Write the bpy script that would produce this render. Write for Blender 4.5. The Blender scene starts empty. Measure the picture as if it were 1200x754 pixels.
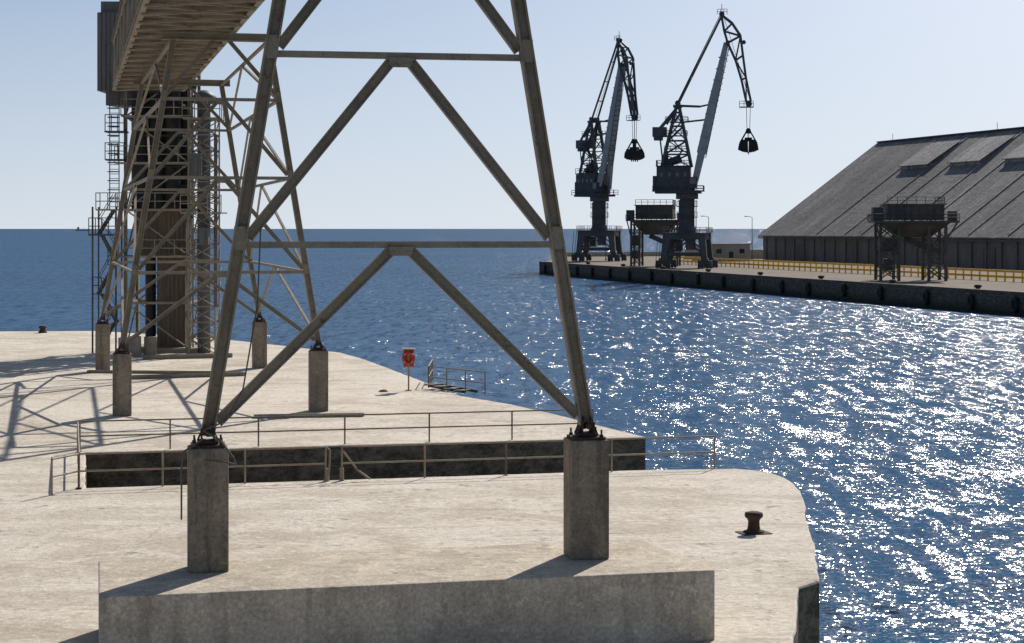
import bpy, bmesh, math, random
from mathutils import Vector, Matrix
random.seed(7)
sc = bpy.context.scene
V = Vector

# ------------------------------------------------------------------ mesh builder
class MB:
    def __init__(s): s.v=[]; s.f=[]; s.sm=[]
    def add(s, vs, fs, smooth=False):
        o=len(s.v); s.v+= [tuple(p) for p in vs]
        for f in fs: s.f.append([i+o for i in f]); s.sm.append(smooth)
    def hexa(s, b, t):
        s.add(list(b)+list(t), [(3,2,1,0),(4,5,6,7),(0,1,5,4),(1,2,6,5),(2,3,7,6),(3,0,4,7)])
    def box(s, c, d, rz=0.0):
        c=V(c); hx,hy,hz=d[0]/2,d[1]/2,d[2]/2
        ca,sa=math.cos(rz),math.sin(rz)
        def P(x,y,z): return V((c.x+x*ca-y*sa, c.y+x*sa+y*ca, c.z+z))
        s.hexa([P(-hx,-hy,-hz),P(hx,-hy,-hz),P(hx,hy,-hz),P(-hx,hy,-hz)],
               [P(-hx,-hy,hz),P(hx,-hy,hz),P(hx,hy,hz),P(-hx,hy,hz)])
    def frame(s,p1,p2,n):
        d=(V(p2)-V(p1)).normalized()
        n=V(n); n=(n-d*n.dot(d))
        if n.length<1e-4:
            n=V((1,0,0)); n=n-d*n.dot(d)
        n.normalize(); a=d.cross(n).normalized()
        return d,n,a
    def beam(s,p1,p2,w,h=None,n=(0,1,0),w2=None,h2=None):
        """w across (in plane), h along n"""
        h=h or w; w2=w2 or w; h2=h2 or h
        p1=V(p1);p2=V(p2); d,n,a=s.frame(p1,p2,n)
        q=lambda p,w,h:[p-a*w/2-n*h/2,p+a*w/2-n*h/2,p+a*w/2+n*h/2,p-a*w/2+n*h/2]
        s.hexa(q(p1,w,h),q(p2,w2,h2))
    def ibeam(s,p1,p2,w,h,n=(0,1,0),t=None):
        t=t or w*0.16
        p1=V(p1);p2=V(p2); d,n_,a=s.frame(p1,p2,n)
        for k in(-1,1):
            o=a*k*(w/2-t/2)
            s.beam(p1+o,p2+o,t,h,n)
        s.beam(p1,p2,w-2*t,t*0.8,n)
    def cyl(s,p1,p2,r1,r2=None,n=12,caps=True):
        r2=r1 if r2 is None else r2
        p1=V(p1);p2=V(p2); d=(p2-p1).normalized()
        a=d.cross(V((0,0,1)) if abs(d.z)<0.9 else V((1,0,0))).normalized(); b=d.cross(a)
        vs=[]
        for p,r in((p1,r1),(p2,r2)):
            for i in range(n):
                t=2*math.pi*i/n; vs.append(p+a*math.cos(t)*r+b*math.sin(t)*r)
        s.add(vs,[(i,i+n,(i+1)%n+n,(i+1)%n) for i in range(n)],True)
        if caps:
            s.add(vs[:n],[tuple(range(n))]); s.add(vs[n:],[tuple(range(n-1,-1,-1))])
    def tube(s,pts,r,n=8):
        for a,b in zip(pts[:-1],pts[1:]): s.cyl(a,b,r,r,n)
    def lathe(s,c,prof,n=24):
        c=V(c); vs=[]
        for r,z in prof:
            for i in range(n):
                t=2*math.pi*i/n; vs.append(c+V((r*math.cos(t),r*math.sin(t),z)))
        m=len(prof)
        s.add(vs,[(j*n+i,j*n+(i+1)%n,(j+1)*n+(i+1)%n,(j+1)*n+i) for j in range(m-1) for i in range(n)],True)
    def torus(s,c,R,r,ax='y',n=24,m=8):
        c=V(c); vs=[]
        for i in range(n):
            t=2*math.pi*i/n
            for j in range(m):
                u=2*math.pi*j/m; q=(R+r*math.cos(u)); z=r*math.sin(u)
                p={'y':V((q*math.cos(t),z,q*math.sin(t))),'z':V((q*math.cos(t),q*math.sin(t),z)),'x':V((z,q*math.cos(t),q*math.sin(t)))}[ax]
                vs.append(c+p)
        s.add(vs,[(i*m+j,((i+1)%n)*m+j,((i+1)%n)*m+(j+1)%m,i*m+(j+1)%m) for i in range(n) for j in range(m)],True)
    def prism(s,poly,z0,z1):
        n=len(poly)
        s.add([(x,y,z0) for x,y in poly]+[(x,y,z1) for x,y in poly],
              [tuple(range(n-1,-1,-1)),tuple(range(n,2*n))]+[(i,(i+1)%n,(i+1)%n+n,i+n) for i in range(n)])
    def obj(s,name,mat,parent=None,bevel=0,M=None):
        me=bpy.data.meshes.new(name); me.from_pydata(s.v,[],s.f)
        for p,k in zip(me.polygons,s.sm): p.use_smooth=k
        bm=bmesh.new(); bm.from_mesh(me); bmesh.ops.recalc_face_normals(bm,faces=bm.faces); bm.to_mesh(me); bm.free()
        me.materials.append(mat)
        o=bpy.data.objects.new(name,me); sc.collection.objects.link(o)
        if M is not None: o.matrix_world=M
        if parent: o.parent=parent
        if bevel:
            b=o.modifiers.new('Bevel','BEVEL'); b.width=bevel; b.segments=2; b.limit_method='ANGLE'; b.angle_limit=math.radians(40)
        return o

def empty(name,loc=(0,0,0),rz=0,scale=1):
    e=bpy.data.objects.new(name,None); e.location=loc; e.rotation_euler=(0,0,rz); e.scale=(scale,)*3
    e.empty_display_size=0.5
    sc.collection.objects.link(e); return e

# ------------------------------------------------------------------ materials
def newmat(name):
    m=bpy.data.materials.new(name); m.use_nodes=True
    nt=m.node_tree; b=nt.nodes['Principled BSDF']
    return m,nt,b
def N(nt,t,**k):
    n=nt.nodes.new(t)
    for a,v in k.items(): setattr(n,a,v)
    return n
def noise(nt,vec,scale,detail=6,rough=0.6,dist=0.0):
    n=N(nt,'ShaderNodeTexNoise'); n.inputs['Scale'].default_value=scale; n.inputs['Detail'].default_value=detail
    n.inputs['Roughness'].default_value=rough; n.inputs['Distortion'].default_value=dist
    nt.links.new(vec,n.inputs['Vector']); return n
def ramp(nt,fac,stops):
    r=N(nt,'ShaderNodeValToRGB'); cr=r.color_ramp
    while len(cr.elements)<len(stops): cr.elements.new(0.5)
    for e,(p,c) in zip(cr.elements,stops):
        e.position=p; e.color=(c[0],c[1],c[2],1) if isinstance(c,(tuple,list)) else (c,c,c,1)
    nt.links.new(fac,r.inputs[0]); return r
def mix(nt,fac,a,b,mode='MIX'):
    m=N(nt,'ShaderNodeMix',data_type='RGBA',blend_type=mode)
    for sock,val in((m.inputs[0],fac),(m.inputs[6],a),(m.inputs[7],b)):
        if isinstance(val,bpy.types.NodeSocket): nt.links.new(val,sock)
        elif isinstance(val,(int,float)): sock.default_value=val
        else: sock.default_value=(val[0],val[1],val[2],1)
    return m.outputs[2]
def math2(nt,op,a,b):
    m=N(nt,'ShaderNodeMath',operation=op)
    for s_,v in((m.inputs[0],a),(m.inputs[1],b)):
        if isinstance(v,bpy.types.NodeSocket): nt.links.new(v,s_)
        else: s_.default_value=v
    return m.outputs[0]
def coords(nt,scale=(1,1,1)):
    tc=N(nt,'ShaderNodeTexCoord'); mp=N(nt,'ShaderNodeMapping'); mp.inputs['Scale'].default_value=scale
    nt.links.new(tc.outputs['Object'],mp.inputs[0]); return mp.outputs[0]

def dirty(name,c1,c2,c3=None,scale=1.0,rough=0.6,bump=0.15,stretch=(1,1,1),amt3=0.62,metal=0.0,spec=0.3):
    m,nt,b=newmat(name); v=coords(nt,stretch)
    n1=noise(nt,v,scale,4,0.65); col=mix(nt,ramp(nt,n1.outputs[0],[(0.35,0),(0.65,1)]).outputs[0],c1,c2)
    n2=noise(nt,v,scale*2.7,7,0.75)
    if c3: col=mix(nt,ramp(nt,n2.outputs[0],[(amt3-0.06,0),(amt3+0.06,1)]).outputs[0],col,c3)
    n3=noise(nt,v,scale*18,2,0.7)
    col=mix(nt,0.5,col,ramp(nt,n3.outputs[0],[(0.3,0.55),(0.7,1.3)]).outputs[0],'MULTIPLY')
    nt.links.new(col,b.inputs['Base Color'])
    b.inputs['Roughness'].default_value=rough; b.inputs['Metallic'].default_value=metal
    b.inputs['Specular IOR Level'].default_value=spec
    if bump:
        bp=N(nt,'ShaderNodeBump'); bp.inputs['Strength'].default_value=bump; bp.inputs['Distance'].default_value=0.05
        nt.links.new(n2.outputs[0],bp.inputs['Height']); nt.links.new(bp.outputs[0],b.inputs['Normal'])
    return m

M_steel=dirty('khaki_painted_steel',(0.225,0.185,0.13),(0.32,0.27,0.195),(0.12,0.08,0.05),1.3,0.6,0.1,amt3=0.64)
M_steel2=dirty('dusty_steel',(0.26,0.215,0.155),(0.38,0.32,0.24),(0.14,0.09,0.06),1.0,0.65,0.1,amt3=0.64)
M_dark=dirty('dark_cladding',(0.022,0.021,0.02),(0.045,0.042,0.04),(0.10,0.085,0.07),0.8,0.6,0.1,amt3=0.68)
M_brown=dirty('brown_sheet',(0.13,0.10,0.07),(0.20,0.155,0.11),(0.09,0.06,0.04),0.9,0.6,0.15,stretch=(6,6,0.5))
M_grey=dirty('grey_sheet',(0.11,0.105,0.10),(0.17,0.165,0.155),(0.09,0.07,0.06),0.9,0.6,0.15,stretch=(6,6,0.5))
M_rail=dirty('rail_paint',(0.25,0.195,0.13),(0.34,0.27,0.185),(0.14,0.07,0.04),2.0,0.6,0.05)
M_rust=dirty('rusty_iron',(0.045,0.028,0.02),(0.095,0.055,0.038),(0.03,0.022,0.018),5,0.85,0.4)
M_crane=dirty('crane_paint',(0.06,0.064,0.068),(0.10,0.105,0.11),(0.08,0.065,0.05),0.4,0.6,0.05)
M_crane2=dirty('crane_jib_paint',(0.30,0.32,0.335),(0.37,0.39,0.40),(0.2,0.17,0.14),0.35,0.55,0.05)
M_hop=dirty('hopper_steel',(0.07,0.065,0.058),(0.125,0.115,0.10),(0.10,0.06,0.04),0.4,0.65,0.05)
M_glass=dirty('cab_glass',(0.03,0.04,0.05),(0.05,0.06,0.07),None,1,0.1,0,spec=0.6)
M_yellow=dirty('yellow_paint',(0.9,0.46,0.005),(0.92,0.52,0.01),(0.5,0.28,0.05),0.6,0.5,0.05,amt3=0.7)
M_orange=dirty('lifebuoy_orange',(0.42,0.05,0.02),(0.52,0.07,0.03),None,2,0.5,0.0)
M_black=dirty('black_rubber',(0.015,0.015,0.015),(0.03,0.03,0.03),None,2,0.8,0.1)
M_cream=dirty('rendered_wall',(0.42,0.35,0.27),(0.5,0.43,0.34),(0.3,0.26,0.2),0.3,0.9,0.05)

def conc(name,base,streak):
    m,nt,b=newmat(name); v=coords(nt); vs=coords(nt,(3,3,0.25))
    n1=noise(nt,v,0.9,6,0.7); n2=noise(nt,vs,1.3,5,0.6); n3=noise(nt,v,14,5,0.8); n4=noise(nt,v,3.2,7,0.75)
    dk=tuple(x*0.5 for x in base)
    col=mix(nt,ramp(nt,n1.outputs[0],[(0.38,0),(0.62,1)]).outputs[0],base,tuple(x*0.72 for x in base))
    col=mix(nt,ramp(nt,n2.outputs[0],[(0.50,0),(0.64,streak)]).outputs[0],col,dk)
    col=mix(nt,ramp(nt,n4.outputs[0],[(0.54,0),(0.64,0.6)]).outputs[0],col,tuple(x*1.3 for x in base))
    col=mix(nt,0.8,col,ramp(nt,n3.outputs[0],[(0.3,0.5),(0.7,1.4)]).outputs[0],'MULTIPLY')
    nt.links.new(col,b.inputs['Base Color']); b.inputs['Roughness'].default_value=0.9; b.inputs['Specular IOR Level'].default_value=0.15
    bp=N(nt,'ShaderNodeBump'); bp.inputs['Strength'].default_value=0.5; bp.inputs['Distance'].default_value=0.03
    nt.links.new(n3.outputs[0],bp.inputs['Height']); nt.links.new(bp.outputs[0],b.inputs['Normal'])
    return m
M_ped=conc('pedestal_concrete',(0.31,0.26,0.195),0.8)
M_plinth=conc('plinth_concrete',(0.62,0.535,0.42),0.55)

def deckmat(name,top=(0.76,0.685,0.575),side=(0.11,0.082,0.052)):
    m,nt,b=newmat(name); v=coords(nt)
    big=noise(nt,v,0.085,5,0.62,0.6); mid=noise(nt,v,0.45,6,0.7,0.4); fine=noise(nt,v,4.5,6,0.8); sp=noise(nt,v,0.9,8,0.8)
    st=noise(nt,coords(nt,(0.3,1.0,1)),0.5,7,0.75,1.2)
    col=mix(nt,ramp(nt,big.outputs[0],[(0.40,0),(0.56,1)]).outputs[0],top,(top[0]*0.78,top[1]*0.75,top[2]*0.71))
    col=mix(nt,ramp(nt,mid.outputs[0],[(0.44,0),(0.56,0.8)]).outputs[0],col,(top[0]*1.05,top[1]*1.05,top[2]*1.05))
    col=mix(nt,ramp(nt,st.outputs[0],[(0.50,0),(0.60,0.5)]).outputs[0],col,(top[0]*0.66,top[1]*0.62,top[2]*0.57))
    col=mix(nt,ramp(nt,sp.outputs[0],[(0.57,0),(0.64,0.75)]).outputs[0],col,(0.29,0.24,0.185))
    vo=N(nt,'ShaderNodeTexVoronoi',feature='DISTANCE_TO_EDGE'); vo.inputs['Scale'].default_value=0.16
    wob=mix(nt,0.5,v,sp.outputs[1],'ADD'); nt.links.new(wob,vo.inputs['Vector'])
    ck=ramp(nt,vo.outputs['Distance'],[(0.0,1),(0.006,0)]).outputs[0]
    col=mix(nt,math2(nt,'MULTIPLY',ck,ramp(nt,big.outputs[0],[(0.46,0),(0.58,0.35)]).outputs[0]),col,(0.22,0.18,0.14))
    vp=N(nt,'ShaderNodeTexVoronoi'); vp.inputs['Scale'].default_value=1.9; nt.links.new(v,vp.inputs['Vector'])
    col=mix(nt,math2(nt,'MULTIPLY',ramp(nt,vp.outputs['Distance'],[(0.03,1),(0.11,0)]).outputs[0],ramp(nt,mid.outputs[0],[(0.46,0),(0.54,0.9)]).outputs[0]),col,(0.15,0.12,0.09))
    col=mix(nt,0.8,col,ramp(nt,fine.outputs[0],[(0.28,0.52),(0.72,1.3)]).outputs[0],'MULTIPLY')
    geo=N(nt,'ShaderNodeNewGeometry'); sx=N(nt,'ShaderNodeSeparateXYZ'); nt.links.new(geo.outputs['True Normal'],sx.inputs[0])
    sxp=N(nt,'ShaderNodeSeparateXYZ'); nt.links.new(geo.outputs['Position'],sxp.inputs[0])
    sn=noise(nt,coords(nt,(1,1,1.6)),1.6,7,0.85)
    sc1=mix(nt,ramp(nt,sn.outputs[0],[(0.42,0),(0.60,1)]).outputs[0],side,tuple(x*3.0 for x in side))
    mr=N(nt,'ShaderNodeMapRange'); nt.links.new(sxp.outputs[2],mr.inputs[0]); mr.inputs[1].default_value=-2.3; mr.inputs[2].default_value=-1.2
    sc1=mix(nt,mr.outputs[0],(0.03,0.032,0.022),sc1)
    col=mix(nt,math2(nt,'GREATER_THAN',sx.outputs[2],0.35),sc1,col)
    nt.links.new(col,b.inputs['Base Color']); b.inputs['Roughness'].default_value=0.92; b.inputs['Specular IOR Level'].default_value=0.12
    bp=N(nt,'ShaderNodeBump'); bp.inputs['Strength'].default_value=0.8; bp.inputs['Distance'].default_value=0.06
    nt.links.new(math2(nt,'ADD',fine.outputs[0],sn.outputs[0]),bp.inputs['Height']); nt.links.new(bp.outputs[0],b.inputs['Normal'])
    return m
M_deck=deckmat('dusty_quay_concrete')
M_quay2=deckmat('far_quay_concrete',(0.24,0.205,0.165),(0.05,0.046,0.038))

def water():
    m,nt,b=newmat('sea_water'); L=nt.links
    nt.nodes.remove(b)
    tc=N(nt,'ShaderNodeTexCoord')
    def layer(sx,sy,scale,amp,detail,rot,rough=0.6):
        mp=N(nt,'ShaderNodeMapping'); mp.inputs['Scale'].default_value=(sx,sy,1); mp.inputs['Rotation'].default_value=(0,0,rot)
        L.new(tc.outputs['Object'],mp.inputs[0])
        n=noise(nt,mp.outputs[0],scale,detail,rough,0.0)
        s=N(nt,'ShaderNodeVectorMath',operation='SUBTRACT'); L.new(n.outputs[1],s.inputs[0]); s.inputs[1].default_value=(0.5,0.5,0.5)
        k=N(nt,'ShaderNodeVectorMath',operation='MULTIPLY'); L.new(s.outputs[0],k.inputs[0]); k.inputs[1].default_value=(amp,amp,0)
        return k.outputs[0]
    z=layer(2.2,0.28,0.55,1.15,2,0.05)
    a=layer(0.9,0.7,0.8,0.8,2,0.3)
    c=layer(0.8,0.9,3.0,1.25,2,-0.3)
    d=layer(0.8,1.0,9.0,1.4,1,0.9,0.7)
    def vadd(x,y):
        ad=N(nt,'ShaderNodeVectorMath',operation='ADD'); L.new(x,ad.inputs[0])
        if isinstance(y,bpy.types.NodeSocket): L.new(y,ad.inputs[1])
        else: ad.inputs[1].default_value=y
        return ad.outputs[0]
    s=vadd(vadd(vadd(vadd(a,c),d),z),(0,0,1))
    nm=N(nt,'ShaderNodeVectorMath',operation='NORMALIZE'); L.new(s,nm.inputs[0])
    big=noise(nt,tc.outputs['Object'],0.012,3,0.6)
    col=mix(nt,ramp(nt,big.outputs[0],[(0.35,0),(0.65,1)]).outputs[0],(0.010,0.066,0.150),(0.014,0.082,0.182))
    df=N(nt,'ShaderNodeBsdfDiffuse'); L.new(col,df.inputs['Color']); L.new(nm.outputs[0],df.inputs['Normal'])
    gl=N(nt,'ShaderNodeBsdfGlossy'); gl.inputs['Roughness'].default_value=0.14; L.new(nm.outputs[0],gl.inputs['Normal'])
    fr=N(nt,'ShaderNodeFresnel'); fr.inputs['IOR'].default_value=1.33
    fac=math2(nt,'ADD',math2(nt,'MULTIPLY',fr.outputs[0],0.09),0.12)
    mx=N(nt,'ShaderNodeMixShader'); L.new(fac,mx.inputs[0]); L.new(df.outputs[0],mx.inputs[1]); L.new(gl.outputs[0],mx.inputs[2])
    L.new(mx.outputs[0],nt.nodes['Material Output'].inputs[0])
    return m
M_water=water()

# ------------------------------------------------------------------ setting
mb=MB(); mb.add([(-60000,-2000,-2.5),(60000,-2000,-2.5),(60000,60000,-2.5),(-60000,60000,-2.5)],[(0,1,2,3)])
mb.obj('water',M_water)

deck=[(4.0,10),(5.43,36.2),(6.4,41.9),(6.99,42.7),(7.6,47),(8.07,51.5),(8.55,54.8),(8.81,57.3),(8.86,59.0),(8.77,60.3),(8.5,61.5),(8.05,62.2),(7.4,62.6),
 (4.45,62.25),(-13.15,57.9),(-15.25,67.1),(5.15,72.1),(3.48,76.5),(1.84,81),(0,85.4),(-2.45,89.8),(-5.6,102),(-8.9,114.5),(-11,121),(-15.8,128.5),(-21.7,137),(-32.3,146.7),(-40,146),(-90,150),(-90,10)]
rough_deck=[]
rr=random.Random(3)
for i,p in enumerate(deck):
    q_=deck[(i+1)%len(deck)]; rough_deck.append(p)
    if i<27:
        L_=math.dist(p,q_); n=int(L_/0.7)
        for k in range(1,n):
            t=k/n; rough_deck.append((p[0]+(q_[0]-p[0])*t+rr.uniform(-.03,.03), p[1]+(q_[1]-p[1])*t+rr.uniform(-.05,.05)))
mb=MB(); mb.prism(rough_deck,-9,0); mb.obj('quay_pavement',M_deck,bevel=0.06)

q=lambda s,t,o=(6.3,433.0):(o[0]+0.255*s+0.967*t, o[1]-0.967*s+0.255*t)
pq=[q(0,0),q(330,0),q(330,260),(190,700),(60,620),(14,560)]
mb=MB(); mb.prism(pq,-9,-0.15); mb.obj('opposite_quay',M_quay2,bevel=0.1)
mb=MB()
p1=V((*q(0,0.4),0.1)); p2=V((*q(330,0.4),0.1))
mb.beam(p1,p2,0.9,0.55,n=(0,0,1))
mb.obj('quay_kerb',M_quay2)
for i in range(26):
    s=6+i*12.3+random.uniform(-1.5,1.5)
    mb=MB(); x,y=q(s,-0.22); zz_=random.uniform(-1.25,-.85)
    mb.torus((x,y,zz_),0.75,0.27,'x',18,8); mb.cyl((x,y,zz_+.7),(x,y,0.1),0.04,n=6)
    o=mb.obj('tyre_fender',M_black)
for i in range(13):
    s=10+i*24; x,y=q(s,1.3)
    mb=MB(); mb.lathe((x,y,-0.15),[(0.5,0),(0.5,0.12),(0.3,0.2),(0.28,0.6),(0.5,0.75),(0.5,0.95),(0.3,1.05),(0,1.06)],12)
    mb.obj('mooring_bollard',M_rust)

# ------------------------------------------------------------------ bents
def bent(name,pl,pr,z0,zt,levels,ztop,leg=0.27,lean=0.163,ped=0.78,diag=0.21,hor=0.13,front=True):
    pl=V((pl[0],pl[1],0)); pr=V((pr[0],pr[1],0))
    u=(pr-pl).normalized(); n=V((-u.y,u.x,0)); rz=math.atan2(u.y,u.x)
    root=empty(name,((pl+pr)/2))
    def fin(mb,nm,mat,bev=0):
        mb.v=[tuple(V(p)-root.location) for p in mb.v]; return mb.obj(nm,mat,root,bev)
    L=lambda z: pl+u*lean*(z-zt-0.25)+V((0,0,z)); R=lambda z: pr-u*lean*(z-zt-0.25)+V((0,0,z))
    mb=MB()
    for p in(pl,pr): mb.box(p+V((0,0,(z0+zt)/2)),(ped,ped,zt-z0),rz)
    fin(mb,'concrete_pedestals',M_ped,0.03)
    mb=MB()
    for p in(pl,pr):
        mb.box(p+V((0,0,zt+0.03)),(ped*0.85,ped*0.85,0.05),rz)
        mb.box(p+V((0,0,zt+0.10)),(ped*0.5,ped*0.6,0.06),rz)
        for k in(-1,1):
            mb.box(p+u*k*0.12+V((0,0,zt+0.22)),(0.03,0.42,0.26),rz)
            for j in(-1,1):
                b=p+u*k*ped*0.33+n*j*ped*0.33
                mb.cyl(b+V((0,0,zt+0.05)),b+V((0,0,zt+0.2)),0.022,n=6); mb.cyl(b+V((0,0,zt+0.05)),b+V((0,0,zt+0.1)),0.045,n=6)
                g=p+u*k*0.2+n*j*0.1
                mb.beam(g+V((0,0,zt+0.12)),p+u*k*0.06+n*j*0.1+V((0,0,zt+0.45)),0.02,0.12,n=n)
        mb.cyl(p-n*0.25+V((0,0,zt+0.27)),p+n*0.25+V((0,0,zt+0.27)),0.06,n=10)
    fin(mb,'base_plates',M_rust)
    mb=MB()
    mb.ibeam(L(zt+0.2),L(ztop),leg,leg*0.95,n); mb.ibeam(R(zt+0.2),R(ztop),leg,leg*0.95,n)
    fin(mb,'legs',M_steel,0.006)
    mb=MB(); g=MB(); prev=zt+0.35
    for z in levels:
        a,b=L(z),R(z); m=(a+b)/2
        mb.beam(a+u*leg*0.5,b-u*leg*0.5,hor,hor*0.8,n)
        mb.beam(a+u*leg*0.5+n*0.14,b-u*leg*0.5+n*0.14,hor*0.5,0.04,n)
        l0,r0=L(prev+0.12),R(prev+0.12)
        mm=m-V((0,0,hor*0.5+0.06))
        for s0,e0 in((l0+u*leg*0.55,mm-u*0.2),(r0-u*leg*0.55,mm+u*0.2)):
            mb.ibeam(s0,e0,diag,diag*0.8,n,t=diag*0.12)
        nn=n*(diag*0.44)
        for sgn in(-1,1):
            c=m-V((0,0,0.10))+nn*sgn
            g.hexa([c-u*0.26+V((0,0,.06))-n*.006,c+u*0.26+V((0,0,.06))-n*.006,c+u*0.26+V((0,0,.06))+n*.006,c-u*0.26+V((0,0,.06))+n*.006],
                   [c-u*0.20-V((0,0,.12))-n*.006,c+u*0.20-V((0,0,.12))-n*.006,c+u*0.20-V((0,0,.12))+n*.006,c-u*0.20-V((0,0,.12))+n*.006])
            for P,k in((L(z),1),(R(z),-1)):
                g.beam(P+nn*sgn*1.15+u*k*0.02-V((0,0,0.10)),P+nn*sgn*1.15+u*k*0.02+V((0,0,0.36)),0.22,0.014,n)
            for j in range(4):
                for k in(-1,1):
                    bp_=c+u*k*(.08+.05*j)+V((0,0,-.02-.015*j)); g.cyl(bp_-n*.02,bp_+n*.02,0.014,n=6)
        prev=z+0.02
    l0,r0=L(prev+0.1),R(prev+0.1); m=(L(ztop)+R(ztop))/2
    mb.ibeam(l0,m-u*.2,diag,diag*.8,n); mb.ibeam(r0,m+u*.2,diag,diag*.8,n)
    mb.ibeam(L(ztop)-u*0.5,R(ztop)+u*0.5,0.35,0.3,n)
    fin(mb,'bracing',M_steel); fin(g,'gusset_plates',M_steel)
    return L,R,n,u
ZT=16.3
B1=bent('conveyor_trestle',(-5.93,36.6),(1.5,38.0),1.36,3.75,[7.68,11.43,14.6],ZT)
B2=bent('conveyor_trestle',(-16.7,80.4),(-8.5,82.4),0.0,2.65,[6.1,10.2,13.6],ZT,leg=0.26,diag=0.17,hor=0.14)
B3=bent('conveyor_trestle',(-23.0,105.5),(-14.5,107.8),0.0,2.65,[6.1,10.2,13.6],ZT,leg=0.26,diag=0.17,hor=0.14)
mb=MB()
for k in(0,1):
    f2,f3=B2[k],B3[k]
    zs=[3.2,6.1,10.2,13.6,16.2]
    for a,b in zip(zs[:-1],zs[1:]):
        if b>6.2 :
            m1=(f2(b)+f3(b))/2
            mb.beam(f2(a),m1,0.13,0.1,(1,0,0)); mb.beam(f3(a),m1,0.13,0.1,(1,0,0))
        mb.beam(f2(b),f3(b),0.14,0.12,(0,0,1))
    mb.beam(f2(3.2),(f2(6.1)+f3(6.1))/2,0.13,0.1,(1,0,0)); mb.beam(f3(3.2),(f2(6.1)+f3(6.1))/2,0.13,0.1,(1,0,0))
mb.obj('trestle_longitudinal_bracing',M_steel)

mb=MB(); mb.prism([(-7.44,33.8),(3.95,36.5),(2.75,40.1),(-8.26,37.5)],-0.02,1.36); mb.obj('concrete_plinth',M_plinth,bevel=0.03)
mb=MB()
mb.tube([(-6.36,36.12,2.4),(-6.36,36.12,3.4),(-6.3,36.05,3.72),(-5.95,36.2,3.95)],0.018)
mb.tube([(-5.95,36.2,4.1),(-5.6,36.0,3.95),(-5.35,36.05,3.6),(-5.3,36.1,3.45),(-5.45,36.1,3.5),(-5.9,36.1,3.55)],0.018)
mb.tube([(-5.95,36.2,4.1),(-5.5,36.1,4.3),(-5.2,36.3,4.9),(-4.95,36.5,6.5),(-4.9,36.6,8)],0.015)
mb.obj('power_cable',M_hop)

# ------------------------------------------------------------------ conveyor gallery
gdir=(V((-20.2,106.7,0))-V((-12.4,74,0))).normalized()
gs=V((-12.4,74,ZT+0.25)); A=gs-gdir*62; Bp=gs+gdir*44
side=V((gdir.y,-gdir.x,0)); Lg=(Bp-A).length
root=empty('conveyor_gallery')
mb=MB()
W=2.1
for k in(-1,1):
    mb.ibeam(A+side*W*k+V((0,0,.2)),Bp+side*W*k+V((0,0,.2)),0.4,0.22,side)
    mb.beam(A+side*W*k+V((0,0,2.9)),Bp+side*W*k+V((0,0,2.9)),0.2,0.16,side)
    for i in range(int(Lg/3)+1):
        p=A+gdir*i*3+side*W*k; mb.beam(p+V((0,0,.35)),p+V((0,0,2.85)),0.13,0.12,side)
        if i<int(Lg/3):
            q2=p+gdir*3; 
            if i%2: mb.beam(p+V((0,0,.4)),q2+V((0,0,2.8)),0.11,0.1,side)
            else: mb.beam(p+V((0,0,2.8)),q2+V((0,0,.4)),0.11,0.1,side)
for i in range(int(Lg/1.5)+1):
    p=A+gdir*i*1.5; mb.beam(p-side*W+V((0,0,.12)),p+side*W+V((0,0,.12)),0.12,0.2,(0,0,1))
for k in(-0.9,0,0.9): mb.beam(A+side*k+V((0,0,.26)),Bp+side*k+V((0,0,.26)),0.12,0.1,(0,0,1))
for i in range(int(Lg/3)):
    p=A+gdir*i*3; mb.beam(p-side*W+V((0,0,.0)),p+gdir*3+side*W+V((0,0,.0)),0.09,0.07,(0,0,1)); mb.beam(p+side*W-V((0,0,.08)),p+gdir*3-side*W-V((0,0,.08)),0.09,0.07,(0,0,1))
mb.obj('truss_frame',M_steel2,root)
mb=MB()
for k in range(7):
    if k in(1,5): continue
    mb.beam(A+side*(-1.8+k*.6)+V((0,0,.40)),Bp+side*(-1.8+k*.6)+V((0,0,.40)),0.56,0.05,(0,0,1))
mb.obj('floor_plates',M_steel2,root)
mb=MB(); mb.beam(A+V((0,0,1.3)),Bp+V((0,0,1.3)),1.3,0.12,(0,0,1)); mb.beam(A+V((0,0,3.05)),Bp+V((0,0,3.05)),2*W+0.4,0.06,(0,0,1))
mb.obj('belt_and_roof',M_brown,root)

# ------------------------------------------------------------------ elevator tower
def railing(mb,pts,h=1.1,sp=2.2,r=0.028,rails=(0.55,1.08)):
    for a,b in zip(pts[:-1],pts[1:]):
        a=V(a);b=V(b); L=(b-a).length; n=max(1,round(L/sp))
        for z in rails: mb.cyl(a+V((0,0,z)),b+V((0,0,z)),r,n=8)
        for i in range(n+1):
            p=a.lerp(b,i/n); mb.cyl(p,p+V((0,0,h)),r*1.1,n=8)
T=empty('bucket_elevator_tower',(-22.8,123,0))
def tf(mb,nm,mat,bev=0):
    mb.v=[tuple(V(p)-T.location) for p in mb.v]; return mb.obj(nm,mat,T,bev)
mb=MB()
def corr(mb,x0,x1,y0,y1,z0,z1,st=0.28):
    mb.box(((x0+x1)/2,(y0+y1)/2,(z0+z1)/2),(x1-x0,y1-y0,z1-z0))
    n=int((x1-x0)/st)
    for i in range(n): 
        x=x0+st*(i+.5); mb.box((x,y0-0.03,(z0+z1)/2),(st*0.45,0.062,z1-z0-0.04))
        mb.box((x,y1+0.03,(z0+z1)/2),(st*0.45,0.062,z1-z0-0.04))
    n=int((y1-y0)/st)
    for i in range(n):
        y=y0+st*(i+.5)
        for xx in(x0-0.03,x1+0.03): mb.box((xx,y,(z0+z1)/2),(0.062,st*0.45,z1-z0-0.04))
corr(mb,-24.3,-21.2,121.6,124.2,6.2,9.1); corr(mb,-23.0,-21.3,121.9,123.8,0.3,6.15)
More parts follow.
